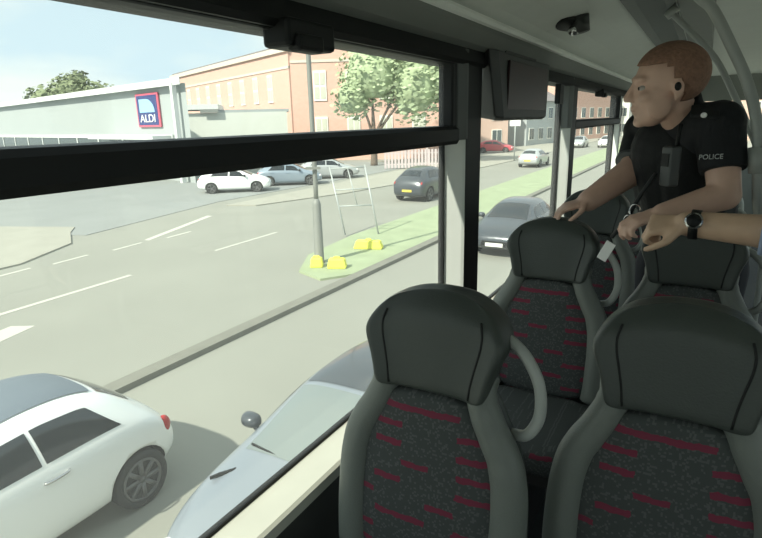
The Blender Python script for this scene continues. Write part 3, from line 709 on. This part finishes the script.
# far terrace along the road
def terrace(p0, p1, h, m, label, nw, roofm='slater'):
    d = (p1-p0).normalized(); n = V((d.y,-d.x,0)); L = (p1-p0).length
    r = empty('terrace_building', ((p0.x+p1.x)/2,(p0.y+p1.y)/2,0), label, 'building')
    b = NB(); quadprism(b, p0, p1, -n*8, 0, h, h); wpart('wall', b, M[m], r, smooth=False)
    b = NB(); q0,q1 = p0+n*.4, p1+n*.4; 
    lo = [b.verts.new((p.x,p.y,h)) for p in (q0,q1,q1-n*8.8,q0-n*8.8)]; rd = [b.verts.new((p.x,p.y,h+2.4)) for p in (q0-n*4.4,q1-n*4.4)]
    b.faces.new(lo); b.faces.new((lo[0],lo[1],rd[1],rd[0])); b.faces.new((lo[2],lo[3],rd[0],rd[1])); b.faces.new((lo[1],lo[2],rd[1])); b.faces.new((lo[3],lo[0],rd[0]))
    wpart('roof', b, M[roofm], r, smooth=False)
    for i in range(nw):
        for z in (1.6, 4.5):
            if z > h-1: continue
            c = p0+d*(L*(i+.5)/nw); c = V((c.x,c.y,z))
            b = NB(); obox(b, c+n*.03, d, n, up, .75,.06,.85); f = wpart('window', b, M['wframe'], r, smooth=False)
            b = NB(); 
            for sx in (-1,1): obox(b, c+n*.1+d*sx*.36, d, n, up, .3,.02,.75)
            wpart('pane', b, M['dglaz'], f, smooth=False)
terrace(V((-33,66,0)), V((-23.5,76,0)), 7.2, 'brickp', 'pink brick terrace seen left of the hanging screen', 4)
terrace(V((-22.2,80.5,0)), V((-19.8,92,0)), 6.2, 'store', 'grey building behind the red car under the screen', 4)
terrace(V((-20.5,94,0)), V((-15.5,112,0)), 11.0, 'brick', 'tall orange brick building far down the road', 6)
terrace(V((-17.5,118,0)), V((-4,118,0)), 9.0, 'render', 'pale rendered house closing the end of the road', 6)
terrace(V((-4,104,0)), V((9,92,0)), 9.5, 'brickp', 'pinkish brick building at the far right end of the road', 6)
# distant sign on a post
r = empty('road_sign', (-15.4,52,.05), 'pale road sign on a post beside the far pavement', 'sign')
b = NB(); tube(b, [(-15.4,52,.05),(-15.4,52,4.6)], .06, 8); wpart('post', b, M['gal'], r)
b = NB(); box(b, (-15.9,51.9,3.2), (-14.9,51.94,4.6)); wpart('sign_plate', b, M['white'], r, smooth=False)

# ------------------------------------------------------------------ trees
def tree(loc, lobes, th, leaf, label, n, size):
    r = empty('tree', loc, label, 'tree')
    b = NB(); tube(b, spline([(0,0,0),(.05,0,th*.5),(0,.05,th),(0,0,th*1.4)],4), [.35-.02*i for i in range(13)], 10)
    for c, rr in lobes[:4]: tube(b, spline([(0,0,th*.7),(c[0]*.4,c[1]*.4,th+(c[2]-th)*.5),(c[0]*.8,c[1]*.8,c[2])],3), [.16,.14,.12,.10,.08,.06,.04], 7)
    link('trunk', b, M['bark'], r)
    b = NB(); rnd = random.Random(hash(label) % 1000 if False else len(label)); tot = sum(q[1][0]*q[1][2] for q in lobes)
    for c, rr in lobes:
        for _ in range(int(n*rr[0]*rr[2]/tot)):
            dv = V((rnd.gauss(0,1),rnd.gauss(0,1),rnd.gauss(0,1))).normalized(); k = rnd.uniform(.62,1.06)
            p = V((c[0]+dv.x*rr[0]*k, c[1]+dv.y*rr[1]*k, c[2]+dv.z*rr[2]*k))
            nx = (dv+V((rnd.uniform(-.8,.8),rnd.uniform(-.8,.8),rnd.uniform(-.5,.8)))).normalized(); x, y, _ = frame_of(nx); s = size*rnd.uniform(.6,1.3)
            vs = [b.verts.new(p+x*s*a+y*s*e) for a,e in ((-1,0),(-.2,-.6),(.9,-.2),(1,.2),(0,.6))]; b.faces.new(vs)
        ellipsoid(b, c, (rr[0]*.72,rr[1]*.72,rr[2]*.72), seg=10, rg=7)
    link('foliage', b, M[leaf], r)
tree((-80.5,50.5,0), [((0,0,9),(3.6,3,2.6)),((-4,-1.5,8),(3,3,2.2)),((4,1.5,8.2),(3,3,2.2)),((1.2,.4,10.6),(1.6,1.6,1.4)),((-1.5,0,6),(4,3,3))], 4, 'leafd', 'dark round-topped tree behind the supermarket roof', 2600, .32)
tree((-26.0,44.0,0), [((0,0,8),(3.2,2.6,3.2)),((3.5,1.4,7),(3,2.4,3.6)),((6.2,2.4,8),(2.6,2.2,3.4)),((-1.6,-.6,6),(2,2,2.0)),((2.5,1,10.5),(3.4,2.2,2.4))], 3.5, 'leafl', 'pale green leafy tree in front of the brick building', 4200, .22)

# ------------------------------------------------------------------ people
def hand(bm, W, d, n, thumb, curls=(25,45,30), spread=.10, sc=1.0, R=.0085):
    """W wrist, d along the hand, n back-of-hand normal, thumb = +1/-1 side along d x n"""
    d = V(d).normalized(); n = V(n); n = (n-d*n.dot(d)).normalized(); s = d.cross(n)*thumb; W = V(W)
    kn = []
    for i, off in enumerate((.028,.009,-.010,-.028)):
        k = W + d*(.088-.004*abs(i-1))*sc + s*off*sc
        capsule(bm, W+d*.012*sc+s*off*.55*sc, k, .0145*sc, .0115*sc, 10); kn.append(k)
    for i, (k, L) in enumerate(zip(kn, (.072,.080,.074,.058))):
        ang = 0; p = k; dd = (d + s*spread*(1.5-i)*.5).normalized(); ax = dd.cross(n)
        for c, l in zip(curls, (.46,.30,.24)):
            ang += math.radians(c + 3*i)
            q = p + (dd*math.cos(ang) - n*math.sin(ang))*L*l*sc
            capsule(bm, p, q, R*sc, R*.9*sc, 10); p = q
    a = W + d*.022*sc + s*.026*sc; b1 = a + (d*.62+s*.62-n*.35).normalized()*.038*sc; c1 = b1 + (d*.90+s*.18-n*.4).normalized()*.032*sc; e1 = c1+(d*.9-s*.1-n*.4).normalized()*.024*sc
    capsule(bm, a, b1, .0145*sc, .0115*sc, 10); capsule(bm, b1, c1, .011*sc, .0095*sc, 10); capsule(bm, c1, e1, .0095*sc, .0085*sc, 10)
def head(bm, C, f, u, k=1.0):
    """C centre of the skull, f facing, u up; face modelled from blended lobes"""
    f = V(f).normalized(); u = V(u); u = (u-f*u.dot(f)).normalized(); l = u.cross(f); C = V(C); B = (f, l, u)
    P = lambda a, bb, c: C + (f*a + l*bb + u*c)*k
    E = lambda p, rr: ellipsoid(bm, p, [q*k for q in rr], B, 20, 14)
    E(P(-.012,0,.028), (.098,.076,.086)); E(P(.03,0,-.02), (.066,.066,.075)); E(P(.045,0,-.075), (.045,.047,.038)); E(P(.075,0,-.096), (.02,.022,.017))
    E(P(.078,0,.030), (.018,.052,.012))                                         # brow
    capsule(bm, P(.088,0,.018), P(.112,0,-.022), .010*k, .0125*k, 12)           # nose
    for s in (-1,1):
        E(P(.10,s*.011,-.027), (.011,.009,.008)); E(P(.068,s*.040,-.02), (.022,.022,.018))
        E(P(.035,s*.055,-.055), (.035,.014,.035))
        E(P(-.008,s*.078,-.004), (.017,.008,.030)); E(P(-.004,s*.077,-.030), (.010,.007,.011))   # ear
    E(P(.090,0,-.052), (.013,.024,.007)); E(P(.087,0,-.066), (.012,.020,.007))
    return P, B
def head_parts(root, P, B, k, hairm, lowz=.02):
    f, l, u = B
    for s in (-1,1):
        b = NB(); ellipsoid(b, P(.076,s*.031,.005), (.0115*k,.0135*k,.0085*k), B); e = wpart('eye', b, M['eyew'], root)
        b = NB(); ellipsoid(b, P(.0865,s*.031,.005), (.003*k,.0055*k,.0055*k), B, 12, 8); wpart('iris', b, M['eyed'], e)
    b = NB(); ellipsoid(b, P(.0885,0,-.059), (.0125*k,.019*k,.0035*k), B, 16, 8); wpart('lips', b, M['lips'], root)
    b = NB(); ellipsoid(b, P(-.016,0,.034), (.1005*k,.0785*k,.0875*k), B, 32, 24)
    # hairline: keep the crown, back and sides above the ears
    g = b.verts[:] 
    c0 = P(0,0,0)
    dl = [v for v in g if ((v.co-c0).dot(u) < (.052 + .0*k)*k*max(0,min(1,((v.co-c0).dot(f)+.02)/.05)) - .055*k*max(0,min(1,(.02-(v.co-c0).dot(f))/.05)) + .010*k)]
    bmesh.ops.delete(b, geom=dl, context='VERTS')
    o = wpart('hair', b, hairm, root)
    so = o.modifiers.new('t', 'SOLIDIFY'); so.thickness = .006; so.offset = 1; bake(o)
    return o

# --- police officer
base = V((0.0,2.40,FZ))
off = empty('person', base, 'person in black police uniform with radio on the chest, leaning over the seats', 'person')
f_t = V((-.80,-.60,0)).normalized(); l_t = V((0,0,1)).cross(f_t)         # facing, own left
SL, SR = V((.035,2.06,3.915)), V((-.205,2.38,3.89))
NK = V((-.07,2.16,3.965)); CH = V((-.06,2.25,3.80)); WA = V((0.0,2.40,3.52)); PV = V((0.01,2.44,3.38))
EL, WL = V((.072,1.985,3.705)), V((-.09,1.91,3.652))
ER, WR_ = V((-.225,2.26,3.745)), V((-.345,2.12,3.650))
HC = V((-.125,2.06,4.035))
b = NB()
P, HB = head(b, HC, (-.93,-.36,-.10), (.02,-.05,1), 1.06)
capsule(b, NK-V((0,0,.05)), HC+V((.03,.03,-.06)), .062, .056)
capsule(b, CH, WA, .13, .12); capsule(b, WA, PV, .125, .13)
capsule(b, NK-V((0,0,.06)), SL, .06, .055); capsule(b, NK-V((0,0,.06)), SR, .06, .055)
capsule(b, CH, SL, .1, .06); capsule(b, CH, SR, .1, .06)
capsule(b, SL, EL, .056, .046); capsule(b, EL, WL, .047, .031)
capsule(b, SR, ER, .056, .045); capsule(b, ER, WR_, .055, .040)
hand(b, WL, WL-EL, (0,-.2,1), 1, (20,45,40)); hand(b, WR_, (-.8,-.5,-.25), (-.1,-.1,1), -1, (15,30,30))
for s, x in ((-1,-.09),(1,.10)):
    hp, kn, an = V((x,2.43,3.36)), V((x*1.0,2.42,2.96)), V((x,2.42,2.60))
    capsule(b, hp, kn, .085, .058); capsule(b, kn, an, .056, .042); capsule(b, an+V((0,.02,-.05)), V((x,2.30,2.54)), .042, .034)
remeshed('body', b, M['skin'], off, .0055, 5)
hair_o = head_parts(off, P, HB, 1.06, M['hair'])
b = NB()
capsule(b, CH, WA, .148, .135); capsule(b, CH+l_t*.06, WA+l_t*.05, .125,.115); capsule(b, CH-l_t*.06, WA-l_t*.05, .125,.115)
capsule(b, WA, PV, .14, .14, flat_b=True)
capsule(b, NK-V((0,0,.055)), SL, .072, .072); capsule(b, NK-V((0,0,.055)), SR, .072, .07)
capsule(b, CH, SL, .12, .075); capsule(b, CH, SR, .12, .075)
capsule(b, SL, SL.lerp(EL,.66), .072, .066, flat_b=True); capsule(b, SR, SR.lerp(ER,.80), .070, .062, flat_b=True)
capsule(b, NK-V((0,0,.04)), NK+V((-.022,-.04,.028)), .070, .071, flat_b=True)
shirt = remeshed('uniform_shirt', b, M['uniform'], off, .006, 4)
b = NB()
vc = f_t*.045
capsule(b, CH+vc+V((0,0,.03)), WA+vc, .135, .125); capsule(b, CH+l_t*.08+vc*.6, WA+l_t*.07+vc*.8, .118,.115); capsule(b, CH-l_t*.08+vc*.6, WA-l_t*.07+vc*.8, .118,.115)
capsule(b, WA+vc*.8, PV+vc*.6+V((0,0,.03)), .128, .125)
vest = remeshed('stab_vest', b, M['vest'], off, .006, 4)
b = NB()
for s, x in ((-1,-.09),(1,.10)):
    hp, kn, an = V((x,2.43,3.36)), V((x*1.0,2.42,2.96)), V((x,2.42,2.60))
    capsule(b, hp, kn, .105, .075); capsule(b, kn, an, .073, .062, flat_b=True)
capsule(b, (-.06,2.43,3.38), (.08,2.43,3.38), .12, .12)
remeshed('trousers', b, M['trouser'], off, .008, 4)
for x in (-.09,.10):
    b = NB(); capsule(b, (x,2.41,2.66), (x,2.41,2.55), .062, .055, flat_a=True); capsule(b, (x,2.41,2.545), (x,2.28,2.535), .045, .036)
    for v in b.verts: v.co.z = max(v.co.z, FZ+.002)
    wpart('boot', b, M['boot'], off)
fr = f_t*.175
# radio on the chest, with aerial and speaker grille
rc = V((-.085,1.985,3.79))
b = NB(); obox(b, rc, l_t, f_t, (0,0,1), .026,.018,.062); rad = wpart('radio', b, M['radio'], off, smooth=False, bevel=.006)
b = NB(); tube(b, [rc+V((.012,0,.06)), rc+V((.016,.0,.13))], .006, 8); wpart('aerial', b, M['black'], rad)
b = NB(); obox(b, rc+f_t*.018+V((0,0,.02)), l_t, f_t, (0,0,1), .017,.003,.02); wpart('speaker_grille', b, M['black'], rad, smooth=False)
# earpiece
b = NB(); ellipsoid(b, P(-.004,.086,.0), (.010,.007,.013), HB); wpart('earpiece', b, M['black'], off)
# lettering on the sleeve, epaulette mark
tr = V((1,-.15,-.0)).normalized()
text_mesh('lettering', 'POLICE', .021, .002, M['patch'], off, V((.022,1.955,3.822))-base, (1,-.05,.06), (0,-.12,1), width=.062)
b = NB(); obox(b, (-.008,2.005,3.953), (1,-.2,-.1), (0,1,.6), (0,-.6,1), .040,.030,.006); ep = wpart('epaulette', b, M['vest'], off, smooth=False, bevel=.004)
b = NB(); ellipsoid(b, (-.010,1.978,3.944), (.009,.006,.008)); wpart('badge_number', b, M['white'], ep)
# sleeve band on the far arm
b = NB(); tube(b, [SR.lerp(ER,.72),SR.lerp(ER,.80)], .0665, 20); wpart('sleeve_band', b, M['radio'], off)
# strap with keys and white tag hanging from the vest
r = empty('key_lanyard', (-.20,1.97,3.66), 'black lanyard with keys and a white tag hanging from the uniform', 'lanyard')
b = NB(); tube(b, spline([(-.125,2.005,3.765),(-.165,1.985,3.69),(-.195,1.96,3.62),(-.235,1.945,3.555)],4), .014, 8, .005); wpart('strap', b, M['black'], r)
b = NB(); obox(b, (-.247,1.942,3.508), (.9,-.2,-.42), (0,1,0), (.42,0,.9), .017,.003,.034); wpart('tag', b, M['white'], r, smooth=False, bevel=.002)
for cx, cz, rr in ((-.172,3.648,.016),(-.19,3.615,.013),(-.155,3.628,.012)):
    b = NB(); pts = [(cx+rr*math.cos(t), 1.955+.004*math.sin(3*t), cz+rr*math.sin(t)*1.3) for t in (2*math.pi*k/16 for k in range(17))]
    tube(b, pts, .0028, 6); wpart('key_ring', b, M['chrome'], r)
for cx, cz in ((-.165,3.60),(-.185,3.585)):
    b = NB(); tube(b, [(cx,1.95,cz+.02),(cx+.012,1.95,cz-.025)], .005, 6, .002); ellipsoid(b, (cx,1.95,cz+.022), (.010,.003,.010)); wpart('key', b, M['chrome'], r)

# --- second person in the aisle: only a forearm and a pale blue sleeve reach into the picture
base2 = V((.66,1.45,FZ))
p2 = empty('person', base2, 'person in pale blue shirt at the right edge, forearm with a watch stretched out', 'person')
f2 = V((-.35,.93,0)).normalized(); l2 = V((0,0,1)).cross(f2)
C2, W2, V2, N2 = V((.66,1.45,3.72)), V((.67,1.44,3.48)), V((.67,1.44,3.36)), V((.655,1.46,3.94))
S2L, S2R = V((.47,1.42,3.86)), V((.86,1.50,3.86)); E2L, WW2 = V((.235,1.60,3.665)), V((-.015,1.625,3.672)); E2R, WW3 = V((.93,1.48,3.58)), V((.90,1.62,3.36))
HC2 = V((.645,1.48,4.06))
b = NB(); P2, HB2 = head(b, HC2, f2, (0,0,1), 1.0)
capsule(b, N2-V((0,0,.05)), HC2+V((0,-.02,-.06)), .06,.055); capsule(b, C2, W2, .125,.12); capsule(b, W2, V2, .12,.125)
for s_, e_, w_ in ((S2L,E2L,WW2),(S2R,E2R,WW3)):
    capsule(b, N2-V((0,0,.07)), s_, .06,.055); capsule(b, C2, s_, .1,.06); capsule(b, s_, e_, .055,.046); capsule(b, e_, w_, .046,.033)
hand(b, WW2, (-1,.02,-.12), (.05,-.55,.85), -1, (58,78,50), sc=1.0); hand(b, WW3, (0,.35,-1), (1,0,0), -1, (20,30,25))
for x in (.58,.76):
    hp, kn, an = V((x,1.44,3.34)), V((x,1.46,2.95)), V((x,1.42,2.60)); capsule(b, hp, kn, .085,.058); capsule(b, kn, an, .056,.042); capsule(b, an+V((0,0,-.05)), V((x,1.52,2.54)), .042,.034)
remeshed('body', b, M['skin2'], p2, .0055, 5); head_parts(p2, P2, HB2, 1.0, M['hair2'])
b = NB(); capsule(b, C2, W2, .15,.135); capsule(b, C2+l2*.07, W2+l2*.05, .12,.115); capsule(b, C2-l2*.07, W2-l2*.05, .12,.115); capsule(b, W2, V2, .135,.14, flat_b=True)
for s_, e_, t in ((S2L,E2L,1.0),(S2R,E2R,.9)):
    capsule(b, N2-V((0,0,.07)), s_, .068,.07); capsule(b, C2, s_, .115,.072); capsule(b, s_, s_.lerp(e_,t), .07,.066)
capsule(b, E2L, E2L.lerp(WW2,.36), .066,.060, flat_b=True)
capsule(b, N2-V((0,0,.04)), N2+V((0,0,.03)), .064,.062, flat_b=True)
remeshed('shirt', b, M['shirt'], p2, .006, 4)
b = NB()
for x in (.58,.76): capsule(b, (x,1.44,3.34), (x,1.46,2.95), .10,.075); capsule(b, (x,1.46,2.95), (x,1.42,2.6), .073,.062, flat_b=True)
capsule(b, (.60,1.44,3.36), (.74,1.44,3.36), .12,.12); remeshed('trousers', b, M['trouser'], p2, .008, 4)
for x in (.58,.76):
    b = NB(); capsule(b, (x,1.41,2.64), (x,1.41,2.55), .062,.055, flat_a=True); capsule(b, (x,1.41,2.545), (x,1.56,2.535), .045,.036)
    for v in b.verts: v.co.z = max(v.co.z, FZ+.002)
    wpart('shoe', b, M['boot'], p2)
# watch
wc = E2L.lerp(WW2,.93); wd = (WW2-E2L).normalized()
r = empty('wristwatch', wc, 'dark wristwatch on the outstretched forearm', 'watch')
b = NB(); x_, y_, _ = frame_of(wd); tube(b, [wc-wd*.011, wc+wd*.011], .0385, 24); wpart('strap', b, M['black'], r)
fn = V((.1,-.9,.35)).normalized(); fn = (fn-wd*fn.dot(wd)).normalized()
b = NB(); tube(b, [wc+fn*.034, wc+fn*.046], .021, 24); ca = wpart('case', b, M['chrome'], r)
b = NB(); tube(b, [wc+fn*.045, wc+fn*.0475], .017, 24); wpart('dial', b, M['black'], ca)

# ------------------------------------------------------------------ light and sky
w = bpy.data.worlds.new('sky'); S.world = w; w.use_nodes = True; nt = w.node_tree; bg = nt.nodes['Background']
tc = nt.nodes.new('ShaderNodeTexCoord'); mp = nt.nodes.new('ShaderNodeMapping'); mp.inputs['Scale'].default_value = (1,1,2.5)
nz = nt.nodes.new('ShaderNodeTexNoise'); nz.inputs['Scale'].default_value = 2.2; nz.inputs['Detail'].default_value = 6
cr = nt.nodes.new('ShaderNodeValToRGB'); cr.color_ramp.elements[0].position = .42; cr.color_ramp.elements[0].color = (.62,.78,.88,1)
cr.color_ramp.elements[1].position = .60; cr.color_ramp.elements[1].color = (.86,.92,.90,1)
nt.links.new(tc.outputs['Generated'], mp.inputs[0]); nt.links.new(mp.outputs[0], nz.inputs['Vector']); nt.links.new(nz.outputs['Fac'], cr.inputs[0]); nt.links.new(cr.outputs[0], bg.inputs[0])
bg.inputs[1].default_value = 1.0
sl = bpy.data.lights.new('sun', 'SUN'); sl.energy = 5.7; sl.angle = math.radians(1.2); sl.color = (1,.96,.86)
so = bpy.data.objects.new('sun', sl); COL.objects.link(so)
so.rotation_euler = V((-.16,-.70,.66)).normalized().to_track_quat('Z','Y').to_euler(); so.location = (-10,-30,40)

# ------------------------------------------------------------------ camera
f = 550.0; dvp = V(((708-381)/f,(113-269)/f,1)); N = 430
yv = -(1+(N-381)/f*dvp.x)/dvp.y
nad = V(((N-381)/f,yv,1)).normalized(); d = dvp.normalized(); u = -nad; x = d.cross(u)
R = Matrix((x, d, u))                       # rows: world axes in camera (right, down, forward)
cam = bpy.data.cameras.new('camera'); co = bpy.data.objects.new('camera', cam); COL.objects.link(co)
cam.sensor_width = 36; cam.lens = f/762*36; cam.sensor_fit = 'HORIZONTAL'; cam.clip_start = .02; cam.clip_end = 500
RB = R @ Matrix(((1,0,0),(0,-1,0),(0,0,-1)))
co.matrix_world = Matrix.Translation((0,0,3.95)) @ RB.to_4x4()
S.camera = co
vs = S.view_settings; S.display_settings.display_device = 'sRGB'
vs.view_transform = 'Standard'; vs.look = 'None'; vs.gamma = 1; vs.use_curve_mapping = False; vs.exposure = 0.32
S.cycles.max_bounces = 10; S.cycles.transparent_max_bounces = 16; S.cycles.use_denoising = True
